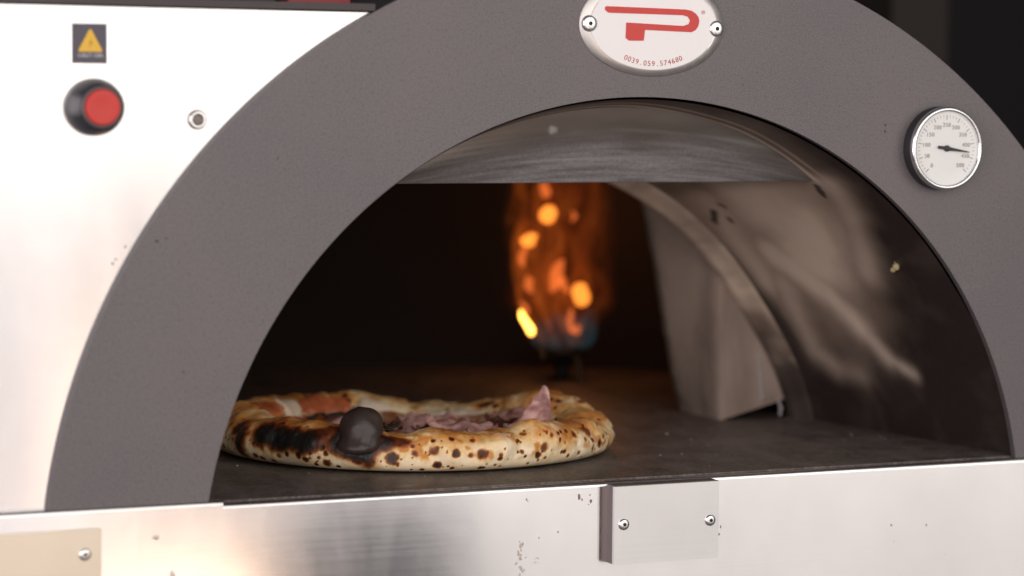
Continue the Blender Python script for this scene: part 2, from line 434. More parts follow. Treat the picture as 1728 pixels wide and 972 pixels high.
# brick mouth between vault and chamber
def cat(pts, k=10):
    out = []
    for i in range(len(pts)-1):
        p0, p1, p2, p3 = pts[max(i-1, 0)], pts[i], pts[i+1], pts[min(i+2, len(pts)-1)]
        for j in range(k):
            t = j/k
            out.append(tuple(.5*(2*b+(c-a)*t+(2*a-5*b+4*c-d)*t*t+(3*b-a-3*c+d)*t**3) for a, b, c, d in zip(p0, p1, p2, p3)))
    out.append(pts[-1]); return out
fr = cat([(.2413, -.1535), (.2395, -.1), (.2375, -.02), (.232, .02), (.21, .055), (.16, .085), (.08, .1), (0, .105)])
bk = cat([(.2394, -.1535), (.2285, -.11), (.2153, -.042), (.204, .015), (.190, .055), (.15, .085), (.08, .1), (0, .105)])
def mir(l): return [(CX+x, z) for x, z in l] + [(CX-x, z) for x, z in l[-2::-1]]
fr, bk = mir(fr), mir(bk)
rows = []
outer_r = []
for i, (x, z) in enumerate(fr):
    a = math.atan2(z-CZ, x-CX); outer_r.append((CX+.334*math.cos(a), .3125, CZ+.334*math.sin(a)))
rows.append(outer_r)
jn = lambda x, y, z: .0016*fbm(x, y, z, 60)
rows.append([(x+(.002 if x > CX else -.002), .3122+jn(x, 0, z), z) for x, z in fr])
rows.append([(x, .3135, z) for x, z in fr])
for k in range(1, 9):
    t = k/8; rows.append([((1-t)*a[0]+t*b[0]+jn(a[0], k, a[1]), .3135+.079*t, (1-t)*a[1]+t*b[1]) for a, b in zip(fr, bk)])
rows.append([(CX+(x-CX)*1.25, .394, CZ+(z-CZ)*1.12) for x, z in bk])
under(grid_obj('brick_mouth', rows, M_jamb))
# chipped white ash lines at the foot of the brick mouth
def tube(bm, path, rad, n=8):
    rings = []
    for i, p in enumerate(path):
        p = Vector(p); d = (Vector(path[min(i+1, len(path)-1)]) - Vector(path[max(i-1, 0)])).normalized()
        s = d.orthogonal().normalized(); t2 = d.cross(s); r = rad[i] if isinstance(rad, (list, tuple)) else rad
        rings.append([bm.verts.new(p + s*r*math.cos(2*math.pi*k/n) + t2*r*math.sin(2*math.pi*k/n)) for k in range(n)])
    for a, b in zip(rings, rings[1:]):
        for k in range(n): bm.faces.new((a[k], a[(k+1) % n], b[(k+1) % n], b[k]))
    bm.faces.new(rings[-1]); bm.faces.new(rings[0][::-1])
M_ash = simple('white_ash', (.42, .39, .38), .85, 0, .4, 150, .3)
bm = bmesh.new()
tube(bm, [(.394, .3115, -.093), (.3955, .3115, -.105), (.397, .3115, -.122), (.399, .3115, -.135), (.403, .3115, -.136), (.4065, .3115, -.131)], [.0006, .0013, .0011, .0017, .0012, .0006])
tube(bm, [(.410, .3115, -.134), (.4155, .3105, -.137), (.418, .310, -.144), (.417, .310, -.1515)], [.0008, .0013, .0017, .0014])
P('ash_line', bm, M_ash)

# chamber
rows = []
for j in range(25):
    e = math.pi/2*j/24
    rows.append([(CX+.43*math.cos(e)*math.cos(a), .60+.29*math.cos(e)*math.sin(a), -.165+.43*math.sin(e)) for a in [2*math.pi*i/64 for i in range(64)]])
ch = under(grid_obj('chamber_dome', rows, M_chamber, closed=True))
bm = bmesh.new(); bm.from_mesh(ch.data)
bmesh.ops.delete(bm, geom=[f for f in bm.faces if f.calc_center_median().y < .392], context='FACES')
bm.to_mesh(ch.data); bm.free()

# ---- screws: button head with a dark hex socket
def screw(x, z, y0, r, parent):
    bm = lathe([(r*1.02, -.0004), (r, .0006), (r*.93, .0013), (r*.75, .0020), (r*.45, .0023), (r*.40, .0021)], 32, x, z, y0, cap1=False)
    s = P('screw', bm, M_screw, parent)
    bm = lathe([(r*.42, .0004), (r*.42, .00195)], 6, x, z, y0)
    h = under(obj('socket', bm, M_hole, None, smooth=False), parent if parent is oven else parent)
    return s, h
def sub(o, parent):
    o.parent = parent; o.matrix_parent_inverse = Matrix.Identity(4); return o

# ---- nameplate
NX, NZ = .118, .2035
plate = P('nameplate', lathe([(1.0, 0), (1.0, .0006), (.988, .0011), (.885, .0028), (.872, .0029), (.866, .0026)], 128, NX, NZ, 0, .0632, .0400), M_chrome if False else simple('nameplate_rim_steel', (.62, .58, .56), .36, .9, .12, 200), deg=50)
plate['label'] = 'oval badge with brushed rim above the oven mouth'
sub(obj('badge_face', lathe([(.870, .0022), (.867, .0028)], 128, NX, NZ, 0, .0632, .0400), M_white, None), plate)
LG = [(-0.0416, 0.014), (0.0279, 0.0129), (0.0331, 0.012), (0.0369, 0.0097), (0.0391, .0072), (0.0399, 0.0046), (.0396, .0018), (0.0386, -0.0007), (.0366, -.0031), (0.0334, -0.0047), (-0.0079, -0.0037), (-0.0088, -0.0121), (-0.0212, -0.0123), (-0.0244, -0.0102), (-0.024, 0.0017), (0.0259, 0.0), (0.0307, 0.0015), (0.032, 0.0044), (0.03, 0.0073), (0.0258, 0.0084), (-0.0395, 0.009), (-0.0423, 0.011), (-0.0426, 0.0128)]
sub(obj('emblem', prism([(NX+x, NZ+z) for x, z in LG], -.0026, -.0035), M_redenamel, None, bevel=.0003), plate)
DG = None
def glyphs(text, size, place, mat, name, parent):
    """each character as flat lettering; place(u) gives x, z, tilt for the fraction u along the line"""
    me_all = bmesh.new()
    for i, chx in enumerate(text):
        if chx == ' ': continue
        cu = bpy.data.curves.new('lettering', 'FONT'); cu.body = chx; cu.size = size; cu.align_x = 'CENTER'; cu.extrude = .0001
        to = bpy.data.objects.new('lettering', cu); COL.objects.link(to)
        bpy.context.view_layer.update()
        me = bpy.data.meshes.new_from_object(to.evaluated_get(bpy.context.evaluated_depsgraph_get()))
        bpy.data.objects.remove(to); bpy.data.curves.remove(cu)
        x, y, z, tilt = place((i+.5)/len(text))
        me.transform(Matrix.Translation((x, y, z)) @ Matrix.Rotation(-tilt, 4, 'Y') @ Matrix.Rotation(math.pi/2, 4, 'X'))
        me_all.from_mesh(me); bpy.data.meshes.remove(me)
    me = bpy.data.meshes.new(name); me_all.to_mesh(me); me_all.free()
    o = link(name, me, mat, None, smooth=False); return sub(o, parent)
def arcplace(u):
    a = math.radians(-90 + (u-.5)*2*33.5)
    x, z = .0475*math.cos(a), .0318*math.sin(a)
    t = math.atan2(.0318*math.cos(a), -.0475*math.sin(a))
    return NX+x, -.00295, NZ+z, t
glyphs('0039.059.574680', .0058, arcplace, M_redprint, 'phone_number', plate)
glyphs('®', .0042, lambda u: (NX+.0436, -.00295, NZ+.0095, 0), M_redprint, 'registered_mark', plate)
for sx in (-.0554, .0556):
    bm = lathe([(.0066, -.0004), (.0064, .0006), (.0058, .0014), (.0046, .0020), (.0026, .0023)], 32, NX+sx, NZ-.0008+(.0012 if sx < 0 else -.0008), -.0023, cap1=True)
    s_ = sub(obj('screw', bm, M_screw, None), plate)
    sub(obj('socket', lathe([(.0019, .0022), (.0018, .0025)], 6, NX+sx, NZ-.0008+(.0012 if sx < 0 else -.0008), -.0023), M_hole, None, smooth=False), plate)

# ---- thermometer
GX, GZ = .3852, .1077
gauge = P('thermometer', lathe([(.0345, -.001), (.0345, .0085), (.0338, .0095)], 96, GX, GZ, 0, cap1=True), M_barrel)
gauge['label'] = 'round dial thermometer with chrome bezel on the arch'
bz = [(.0338, .0092), (.0345, .0105), (.0342, .0128), (.0328, .0142), (.0312, .0142), (.0302, .0128), (.0300, .0108)]
sub(obj('bezel', lathe(bz, 96, GX, GZ, 0, cap1=False), M_chrome, None, deg=80), gauge)
sub(obj('dial', lathe([(.0303, .0098), (.0301, .0108)], 96, GX, GZ, 0), M_dial, None), gauge)
bm = bmesh.new()
for k in range(41):
    a = math.radians(225-270*k/40); L = .0038 if k % 4 == 0 else .002; wd = .0007 if k % 4 == 0 else .0004
    ca, sa = math.cos(a), math.sin(a); r1, r0 = .0275, .0275-L
    q = [bm.verts.new((GX+r*ca-e*sa*wd/2, -.0111, GZ+r*sa+e*ca*wd/2)) for r, e in ((r0, -1), (r1, -1), (r1, 1), (r0, 1))]; bm.faces.new(q)
sub(obj('scale_marks', bm, M_greyprint, None, smooth=False), gauge)
bmn = bmesh.new()
for k in range(11):
    a = math.radians(225-270*k/10)
    o = glyphs(str(k*50), .0048, lambda u, s=str(k*50): (GX+.0195*math.cos(a)+(u-.5)*.0027*len(s), -.0111, GZ+.0195*math.sin(a)-.0017, 0), M_greyprint, 'numerals', gauge)
    bmn.from_mesh(o.data); bpy.data.objects.remove(o)
me = bpy.data.meshes.new('numerals'); bmn.to_mesh(me); bmn.free(); sub(link('numerals', me, M_greyprint, None, False), gauge)
na = math.radians(-8)
bm = bmesh.new()
for pts_ in ([(-.009, -.0012), (-.0085, .0012), (.002, .0016), (.022, .0003), (.022, -.0003), (.002, -.0016)],):
    pts2 = [(GX+x*math.cos(na)-z*math.sin(na), GZ+x*math.sin(na)+z*math.cos(na)) for x, z in pts_]
    bm2 = prism(pts2, -.0119, -.0124); me = bpy.data.meshes.new('t'); bm2.to_mesh(me); bm2.free(); bm.from_mesh(me)
sub(obj('needle', bm, M_needle, None, smooth=False), gauge)
sub(obj('needle_hub', lathe([(.0026, .0110), (.0026, .0130), (.0018, .0135)], 24, GX, GZ, 0), M_needle, None), gauge)
g = G('gauge_glass'); g.bsdf(Base_Color=(1, 1, 1), Roughness=.04, Transmission_Weight=1.0, IOR=1.02); M_glass = g.m
sub(obj('glass_cover', lathe([(.0302, .0134), (.02, .0136), (.001, .0137)], 64, GX, GZ, 0), M_glass, None), gauge)

# ---- red push button
BX, BZ, BY = -.3268, .1366, .0065
btn = P('push_button', lathe([(.0206, -.001), (.0206, .004), (.0202, .008), (.0188, .0145), (.0172, .0205), (.0160, .0235), (.0150, .0240), (.0146, .0225)], 72, BX, BZ, BY, cap1=True), M_black, deg=40)
btn['label'] = 'red push button in a black collar'
sub(obj('collar_ring', lathe([(.0147, .0222), (.0147, .0246), (.0139, .0250), (.0131, .0244), (.0130, .0225)], 64, BX, BZ, BY, cap1=False), M_greyring, None), btn)
sub(obj('button_cap', lathe([(.0128, .0222), (.0128, .0252), (.0122, .0262), (.0105, .0264), (.006, .0260), (.0005, .0258)], 64, BX, BZ, BY), M_red, None), btn)

# ---- warning label
LX, LZ, LY = -.3292, .182, .0064
lab = PB('warning_label', M_decal, LX-.0133, LX+.0122, LY-.0004, LY+.001, LZ-.0143, LZ+.0143, bevel=.0002)
lab['label'] = 'dark warning sticker with yellow triangle'
tri = [(-.0088, -.0053), (-.0082, -.0062), (.0082, -.0062), (.0088, -.0053), (.0007, .0098), (-.0007, .0098)]
sub(obj('warning_triangle', prism([(LX+x, LZ+z+.0003) for x, z in tri], LY-.0005, LY-.0008), M_yellow, None, smooth=False), lab)
bolt = [(.0010, .0046), (-.0014, .0002), (-.0002, .0002), (-.0010, -.0042), (.0016, .0012), (.0004, .0012)]
sub(obj('flash_mark', prism([(LX+x*.8, LZ+z*.8) for x, z in bolt], LY-.0009, LY-.0011), simple('print_amber_dark', (.42, .24, .03), .6), None, smooth=False), lab)
glyphs('CAUTION', .0037, lambda u: (LX+(u-.5)*.0180, LY-.0007, LZ-.0097, 0), M_whiteprint, 'lettering', lab)

# ---- small steel grommet on the side panel
gr = P('grommet', lathe([(.0064, -.0005), (.0064, .0016), (.0057, .0028), (.0046, .0028), (.0038, .0014), (.0036, .0004)], 32, -.2497, .128, .0064, cap1=False), M_screw)
sub(obj('washer', lathe([(.0072, -.0004), (.0072, .0005), (.0062, .0007)], 32, -.2497, .128, .0064, cap1=False), M_standoff, None), gr)
sub(obj('bore', lathe([(.0038, .0000), (.0034, .0010), (.0015, .0011)], 24, -.2497, .128, .0064), M_standoff, None), gr)

# ---- cover plate on the front panel
cv = PB('cover_plate', M_cover, .0815, .1742, -.0172, -.0142, -.2178, -.1563, bevel=.0014, uv=True)
cv['label'] = 'blank steel cover plate held by two screws under the hearth'
sub(box('mounting_box', M_standoff, None, .0830, .1746, -.0143, -.001, -.2183, -.1561, bevel=.0006), cv)
def cscrew(x, z, y0, parent):
    sub(obj('screw', lathe([(.0046, -.0003), (.0046, .0006), (.0042, .0013), (.0034, .0019), (.0020, .0021)], 32, x, z, y0), M_screw, None), parent)
    sub(obj('socket', lathe([(.0016, .0020), (.0015, .0023)], 6, x, z, y0), M_hole, None, smooth=False), parent)
for x, z in ((.0898, -.1862), (.1664, -.1873)): cscrew(x, z, -.0172, cv)
cl = PB('corner_plate', M_beige, -.415, -.3252, -.0062, -.0022, -.235, -.1668, bevel=.003, uv=True)
cl['label'] = 'warm-toned steel plate at the lower corner of the front panel'
cscrew(-.3375, -.1846, -.0062, cl)

# grease specks and dried drips on the steel
random.seed(3)
def blobs(name, spots, mat, y):   # marks too small to pick apart
    bm = bmesh.new()
    for x, z, r, st in spots:
        q = []
        for k in range(9):
            a = 2*math.pi*k/9; rr = r*random.uniform(.65, 1.2); q.append((x+rr*math.cos(a), z+rr*st*math.sin(a)))
        c = bm.verts.new((x, y-.0005, z)); ring = [bm.verts.new((px, y, pz)) for px, pz in q]
        for k in range(9): bm.faces.new((c, ring[k], ring[(k+1) % 9]))
    o = P(name, bm, mat); o['kind'] = 'stuff'; return o
specks = [(.058, -.1650, .0012, 1.8), (.0605, -.1672, .0007, 1.5), (.0675, -.1640, .0007, 1), (.0685, -.1690, .0012, 1.4), (.0665, -.1715, .0006, 1), (.1823, -.2020, .0012, 1), (.1843, -.1960, .0005, 2.5), (.103, -.184, .0006, 1.2), (.014, -.166, .0006, 1)]
for k in range(13): specks.append((random.uniform(-.1, .42), random.uniform(-.235, -.162), random.choice((.0003, .0004, .0005, .0007)), random.uniform(.8, 1.6)))
specks = [q for q in specks if not (.078 < q[0] < .178 and -.222 < q[1] < -.152) or q[2] == .0006 and False]
M_grease = simple('dried_grease', (.24, .17, .14), .5, 0, .4, 200)
blobs('grease_speck', specks, M_grease, -.0023)
dr = []
for k in range(26): dr.append((.008+random.gauss(0, .0013)+.002*math.sin(k), -.197-.0016*k+random.uniform(-.0008, .0008), random.uniform(.0005, .0013), random.uniform(.9, 1.8)))
for k in range(10): dr.append((.016+random.uniform(-.004, .008), -.212+random.uniform(-.003, .003), random.uniform(.0003, .0006), 1))
blobs('dried_drip', dr, simple('dried_drip', (.50, .43, .39), .5, 0, .3, 200), -.0023)
blobs('water_mark', [(-.271, -.205, .0022, 2.2), (-.2712, -.213, .0034, 2.4), (-.2715, -.222, .0042, 2.0), (-.2840, -.176, .003, .8)], simple('water_mark', (.62, .55, .52), .35, .8, .1, 100), -.0023)
specks = [(-.313, .024, .0011, .8), (-.3108, .027, .0008, 1.2), (-.3035, .036, .0009, 1.4), (-.298, .020, .0006, 1)]
blobs('grease_speck', specks, M_grease, .0064)
blobs('paint_chip', [(.333, .1265, .0009, 1.3), (.333, .1215, .0011, 1), (-.282, .040, .0016, .6), (-.275, .042, .0009, .8), (.2, .158, .0005, 1), (-.19, .10, .0006, 1.3), (-.262, -.056, .0008, 1)], simple('paint_chip', (.045, .036, .035), .6), -.0001)

# ------------------------------------------------------------------ burner and flame
brn = P('gas_burner', lathe([(.034, 0), (.034, .02)], 32, 0, 0, 0), M_burner)
bm = bmesh.new()
FX, FY = .3665, .69
bpy.data.objects.remove(brn)
rows = []
for r, z in ((.016, -.1533), (.008, -.150), (.007, -.136), (.020, -.130), (.026, -.124), (.024, -.119), (.020, -.121), (.004, -.122)):
    rows.append([(FX+r*math.cos(a), FY+r*math.sin(a), z) for a in [2*math.pi*i/40 for i in range(40)]])
brn = under(grid_obj('gas_burner', rows, M_burner, closed=True, cap_last=True))
bm = bmesh.new(); tube(bm, [(FX+.004, FY-.036, -.1525), (FX+.004, FY-.036, -.14), (FX+.003, FY-.03, -.126)], .0035); sub(obj('pilot_tube', bm, M_pipe, None), brn)
bm = bmesh.new(); tube(bm, [(FX-.020, FY-.02, -.134), (FX-.028, FY-.014, -.128), (FX-.030, FY-.01, -.117)], [.004, .005, .0055]); sub(obj('igniter', bm, M_pipe, None), brn)

def flame_mat(name, col, strength, streak=0.0, scale=40):
    g = G(name); em = g.n('ShaderNodeEmission', ins={'Color': col, 'Strength': strength})
    if streak:
        nn = g.noise(g.coord(scale=(scale, scale, scale*.35)), 1.0, 4, .6, .8)
        g.put(em.inputs['Strength'], g.math('MULTIPLY', g.ramp(nn, [(.36, .0), (.72, 1.0)]), strength))
    tr = g.n('ShaderNodeBsdfTransparent'); ad = g.n('ShaderNodeAddShader')
    g.t.links.new(em.outputs[0], ad.inputs[0]); g.t.links.new(tr.outputs[0], ad.inputs[1]); g.t.links.new(ad.outputs[0], g.out.inputs[0])
    return g.m
FM = {'sheet': flame_mat('flame_sheet', (1.0, .19, .02), .10, 1.0, 75), 'halo': flame_mat('flame_halo', (1.0, .16, .014), .07, .6, 110),
      'hot': flame_mat('flame_hot', (1.0, .28, .035), .72), 'core': flame_mat('flame_core', (1.0, .48, .07), 3.0), 'blue': flame_mat('flame_blue', (.12, .33, .40), .034, 1.0, 70), 'pink': flame_mat('flame_rose', (1.0, .20, .045), .24)}
flame = thing('gas_flame', 'orange gas flame burning in the dark at the back of the oven', 'flame', (FX, FY, -.119))
FI = Matrix.Translation((-FX, -FY, .119))
def tongue(mat, spine, radii, squash=1.0, seed=0, nseg=26, nr=20):
    sp_ = cat([tuple(p) for p in spine], 8); k = len(sp_); rows = []
    for i, p in enumerate(sp_):
        t = i/(k-1); u = t*(len(radii)-1); a = int(min(u, len(radii)-2)); r = radii[a] + (radii[a+1]-radii[a])*sm(0, 1, u-a)
        row = []
        for q in range(nr):
            an = 2*math.pi*q/nr; rr = r*(1+.22*nz(math.cos(an)*1.2, math.sin(an)*1.2, t*3+seed*7.3, 1))
            row.append((p[0]+rr*math.cos(an), p[1]+rr*squash*math.sin(an), p[2]))
        rows.append(row)
    o = grid_obj('flame_tongue', rows, mat, None, closed=True, cap_last=True)
    o.parent = flame; o.matrix_parent_inverse = FI
    o.visible_shadow = True
    return o
Z = lambda *l: [(FX+x, FY+y, z) for x, y, z in l]
def fire_mat():
    g = G('fire_gas'); c = g.n('ShaderNodeTexCoord').outputs['Object']
    w_ = g.n('ShaderNodeTexNoise', ins={'Vector': c, 'Scale': 26.0, 'Detail': 2.0}); 
    vs = g.n('ShaderNodeVectorMath', operation='MULTIPLY_ADD'); g.put(vs.inputs[0], w_.outputs['Color']); vs.inputs[1].default_value = (.035, .035, .05); g.put(vs.inputs[2], c)
    wp = vs.outputs[0]
    sx = g.n('ShaderNodeSeparateXYZ', ins={0: wp})
    mp = g.n('ShaderNodeMapping', ins={'Vector': wp, 'Scale': (1, 1, .32)})
    n_ = g.noise(mp.outputs[0], 62, 3, .6, .4)
    lick = g.ramp(n_, [(.42, 0.0), (.58, .25), (.74, 1.0)])
    zz = g.n('ShaderNodeSeparateXYZ', ins={0: c}).outputs[2]
    h = g.n('ShaderNodeMapRange', ins={'Value': zz, 'From Min': 0.0, 'From Max': .30}).outputs[0]
    Rr = g.ramp(h, [(0, .036), (.16, .060), (.45, .062), (1, .03)])
    x_ = g.math('ADD', sx.outputs[0], -.012); y_ = g.math('ADD', sx.outputs[1], -.017)
    rr = g.math('SQRT', g.math('ADD', g.math('MULTIPLY', x_, x_), g.math('MULTIPLY', y_, y_)))
    t = g.math('DIVIDE', rr, Rr)
    fall = g.ramp(t, [(.45, 1.0), (.72, .75), (1.0, 0.0)])
    col = g.ramp(lick, [(0, (1.0, .09, .006)), (1, (1.0, .30, .045))])
    st = g.math('MULTIPLY', g.math('MULTIPLY', lick, fall), g.ramp(h, [(.0, .25), (.15, 1.0), (.8, .8), (1, 0)]))
    em = g.n('ShaderNodeEmission', ins={'Color': col, 'Strength': g.math('MULTIPLY', st, 7.5)})
    g.t.links.new(em.outputs[0], g.out.inputs['Volume']); return g.m
rows = []
for r, z in ((.03, .002), (.072, .03), (.088, .09), (.088, .2), (.075, .27), (.03, .30)):
    rows.append([(r*math.cos(q), r*math.sin(q), z) for q in [2*math.pi*i/32 for i in range(32)]])
fv = grid_obj('fire', rows, None, None, closed=True, cap_last=True)
bm = bmesh.new(); bm.from_mesh(fv.data); bmesh.ops.holes_fill(bm, edges=bm.edges); bmesh.ops.recalc_face_normals(bm, faces=bm.faces); bm.to_mesh(fv.data); bm.free()
fv.data.materials.append(fire_mat()); fv.parent = flame
fl_ = bpy.data.lights.new('fire_light', 'POINT'); fl_.energy = .16; fl_.color = (1, .36, .10); fl_.shadow_soft_size = .05
fo_ = bpy.data.objects.new('fire_light', fl_); COL.objects.link(fo_); fo_.location = (FX-.01, FY-.02, .0)
tongue(FM['sheet'], Z((-.027, -.01, -.112), (-.043, -.006, -.085), (-.051, 0, -.05), (-.052, 0, -.01), (-.049, 0, .02), (-.051, 0, .05), (-.046, 0, .12)), [.003, .006, .005, .0075, .0045, .006, .002], seed=3)
tongue(FM['sheet'], Z((-.018, -.01, -.100), (-.030, -.006, -.07), (-.040, 0, -.04), (-.032, 0, -.005), (-.026, 0, .015)), [.002, .007, .010, .006, .001], seed=9)
tongue(FM['sheet'], Z((.0, -.01, -.104), (-.010, -.006, -.07), (-.018, 0, -.035), (-.010, 0, .0), (-.018, 0, .030)), [.002, .007, .011, .008, .001], seed=4)
tongue(FM['blue'], Z((0, 0, -.119), (0, 0, -.110), (.002, 0, -.097), (.004, 0, -.084)), [.028, .033, .036, .012], seed=6)
tongue(FM['blue'], Z((.016, -.004, -.119), (.024, 0, -.110), (.029, 0, -.095), (.034, 0, -.078)), [.010, .015, .012, .003], seed=7)
tongue(FM['blue'], Z((-.014, -.004, -.119), (-.018, 0, -.112), (-.022, 0, -.100)), [.012, .015, .006], seed=8)
# bright knots of flame: centre x, z, half width, half height, lean
FYN = FY-.03
for x, z, hw, hh, lean, mt in ((.3348, .0246, .0098, .0100, 0, 'hot'), (.3131, -.0019, .0090, .0075, .15, 'hot'), (.3458, -.0400, .0075, .0180, .35, 'pink'), (.3738, -.0607, .0105, .0128, .05, 'hot'),
                               (.3136, -.0487, .0052, .0095, -.35, 'pink'), (.3622, -.0875, .0034, .0130, -.08, 'pink'), (.3686, -.0984, .0056, .0050, 0, 'pink'), (.3106, -.0890, .0044, .0140, -.42, 'core'),
                               (.3060, -.0190, .0042, .0110, .1, 'pink'), (.3645, .0224, .0028, .0060, 0, 'pink'), (.3311, .0500, .0060, .0085, 0, 'pink'), (.354, -.050, .0045, .009, -.3, 'pink'), (.3085, -.075, .004, .009, -.35, 'pink')):
    zs = [-1, -.75, -.4, 0, .4, .75, 1]
    kx = .0012
    tongue(FM[mt], [(x+lean*hh*t+.0016*math.sin(t*3+x*900), FYN, z+hh*t) for t in zs], [hw*.9*math.sqrt(max(0.002, 1-t*t))*(1-.35*t if mt == 'core' else 1) for t in zs], seed=x*100)
    if mt != 'core':     # softer gas round the knot, drawn out upward
        zs2 = [-1, -.6, -.1, .4, 1.0, 1.7, 2.4]
        tongue(FM['halo'], [(x+lean*hh*t*.7+.0022*math.sin(t*2.1+x*700), FYN+.006, z+hh*t*1.25) for t in zs2], [hw*k*1.35 for k in (.25, .85, 1.1, 1.0, .7, .4, .03)], seed=x*170)

# ------------------------------------------------------------------ pizza
PC=(.013,.238); PR=.175
U=(.9135,-.4067); V=(.4067,.9135)
# crust height by angle (deg): -90 nearest the mouth, 0 right, 90 back
HT=[(-180,.034),(-150,.034),(-125,.035),(-108,.034),(-92,.031),(-80,.031),(-68,.029),(-58,.032),(-50,.036),(-40,.034),(-28,.030),(-12,.028),(3,.029),(16,.030),(28,.034),(40,.036),(48,.035),(56,.029),(66,.023),(78,.020),(90,.019),(102,.026),(115,.029),(135,.030),(150,.031),(165,.033),(180,.034)]
WT=[(-180,.056),(-125,.058),(-92,.046),(-55,.050),(0,.046),(45,.050),(90,.044),(135,.050),(180,.056)]
RT=[(-180,1.0),(-130,1.0),(-90,.995),(-50,1.0),(-25,1.0),(0,.99),(40,.97),(90,.97),(140,.98),(180,1.0)]
def crust(phi,psi):
    h=lerp(HT,phi); w=lerp(WT,phi); R=PR*lerp(RT,phi)
    a=math.radians(psi)
    c,s=math.cos(a),math.sin(a)
    k=math.copysign(abs(c)**(.85 if s>0 else .5),c)
    r=R-w/2+k*w/2
    z=ZF+.001+h*.42+s*(h*.58 if s>0 else h*.42)
    p=math.radians(phi)
    x=PC[0]+r*(math.cos(p)*U[0]+math.sin(p)*V[0]); y=PC[1]+r*(math.cos(p)*U[1]+math.sin(p)*V[1])
    return x,y,z

pizza = thing('pizza', 'leopard-spotted pizza with charred crust and ham on the oven floor', 'pizza', (PC[0], PC[1], ZF))
PI_ = Matrix.Translation((-PC[0], -PC[1], -ZF))
def PP(o): o.parent = pizza; o.matrix_parent_inverse = PI_; return o
SPOTS = [(-82.0, 17.0, 0.0043), (-76.0, 11.0, 0.0038), (-69.0, 8.0, 0.0043), (-72.0, 5.0, 0.0024), (-81.0, -31.0, 0.0034), (-69.0, -49.0, 0.0024), (-50.0, 5.0, 0.0038), (-52.0, -16.0, 0.0029), (-56.0, -13.0, 0.0014), (-37.0, 32.0, 0.0034), (-33.0, 17.0, 0.0024), (-43.0, 38.0, 0.0019), (-29.0, -10.0, 0.0024), (-36.0, -22.0, 0.0019), (-25.0, 2.0, 0.0029), (-18.0, 23.0, 0.0014), (-64.0, -1.0, 0.0014), (-85.0, -55.0, 0.0019), (-77.0, -46.0, 0.0019), (-65.0, -37.0, 0.0014), (-55.0, 53.0, 0.0029), (-82.0, 47.0, 0.0019), (-77.0, 50.0, 0.0024), (-71.0, 50.0, 0.0024), (-93.0, -4.0, 0.0053), (-102.0, -19.0, 0.0038), (-87.0, 11.0, 0.0029), (-119.0, -10.0, 0.0034), (-117.0, -25.0, 0.0029), (-129.0, -52.0, 0.0029), (-126.0, -22.0, 0.0029), (-123.0, -13.0, 0.0024), (-111.0, -37.0, 0.0038), (-114.0, 5.0, 0.0024), (-112.0, 14.0, 0.0029), (-111.0, -1.0, 0.0024), (-113.0, -16.0, 0.0019), (-108.0, -49.0, 0.0019), (-135.0, -34.0, 0.0024), (-141.0, -61.0, 0.0024), (-145.0, -64.0, 0.0019), (-133.0, -43.0, 0.0024), (-98.0, -16.0, 0.0024), (-89.0, 50.0, 0.0029), (-99.0, 17.0, 0.0029), (-116.0, -64.0, 0.0019)]
BURN = [(-125, 26, .030, .012, 1.0), (-119, 22, .018, .011, 1.0), (-132, 30, .014, .012, 1.0), (-140, 12, .011, .013, .9), (-101, 24, .017, .016, 1.0), (-103, 8, .012, .009, 1.0), (-106, 30, .012, .012, 1.0), (-97, 38, .016, .010, .85), (-92, 50, .012, .008, .6), (-108, 55, .016, .008, .55), (-114, 40, .012, .008, .6),
        (-26, 108, .008, .007, 1.0), (-18, 104, .009, .008, .75), (-8, 95, .009, .007, .45), (-144, 40, .010, .009, .8), (30, 150, .014, .010, .6), (62, 120, .014, .008, .7), (72, 95, .010, .006, .6), (-30, 40, .006, .005, .5), (-15, -18, .007, .006, .7)]
random.seed(11)
for k in range(330):     # small freckles all round
    SPOTS.append((random.uniform(-180, 180), random.uniform(-55, 75), random.choice((.0007, .0009, .0011, .0013, .0019))))
for k in range(70):
    SPOTS.append((random.uniform(0, 180), random.uniform(-40, 160), random.uniform(.0015, .0036)))
for k in range(26):
    SPOTS.append((random.uniform(-60, 10), random.uniform(-30, 80), random.uniform(.0010, .0022)))
NP, NS = 1100, 66
PS = [-88 + 300*(j/NS) for j in range(NS+1)]
sp3 = [(Vector(crust(a, b)), r, i) for i, (a, b, r) in enumerate(SPOTS)]
bu3 = [(Vector(crust(a, b)), math.radians(a), rw, rh, am) for a, b, rw, rh, am in BURN]
bins = {}
def key(v): return (int(v.x//.012), int(v.y//.012))
for s_ in sp3:
    kx, ky = key(s_[0])
    for dx in (-1, 0, 1):
        for dy in (-1, 0, 1): bins.setdefault((kx+dx, ky+dy), []).append(s_)
rows, col = [], []
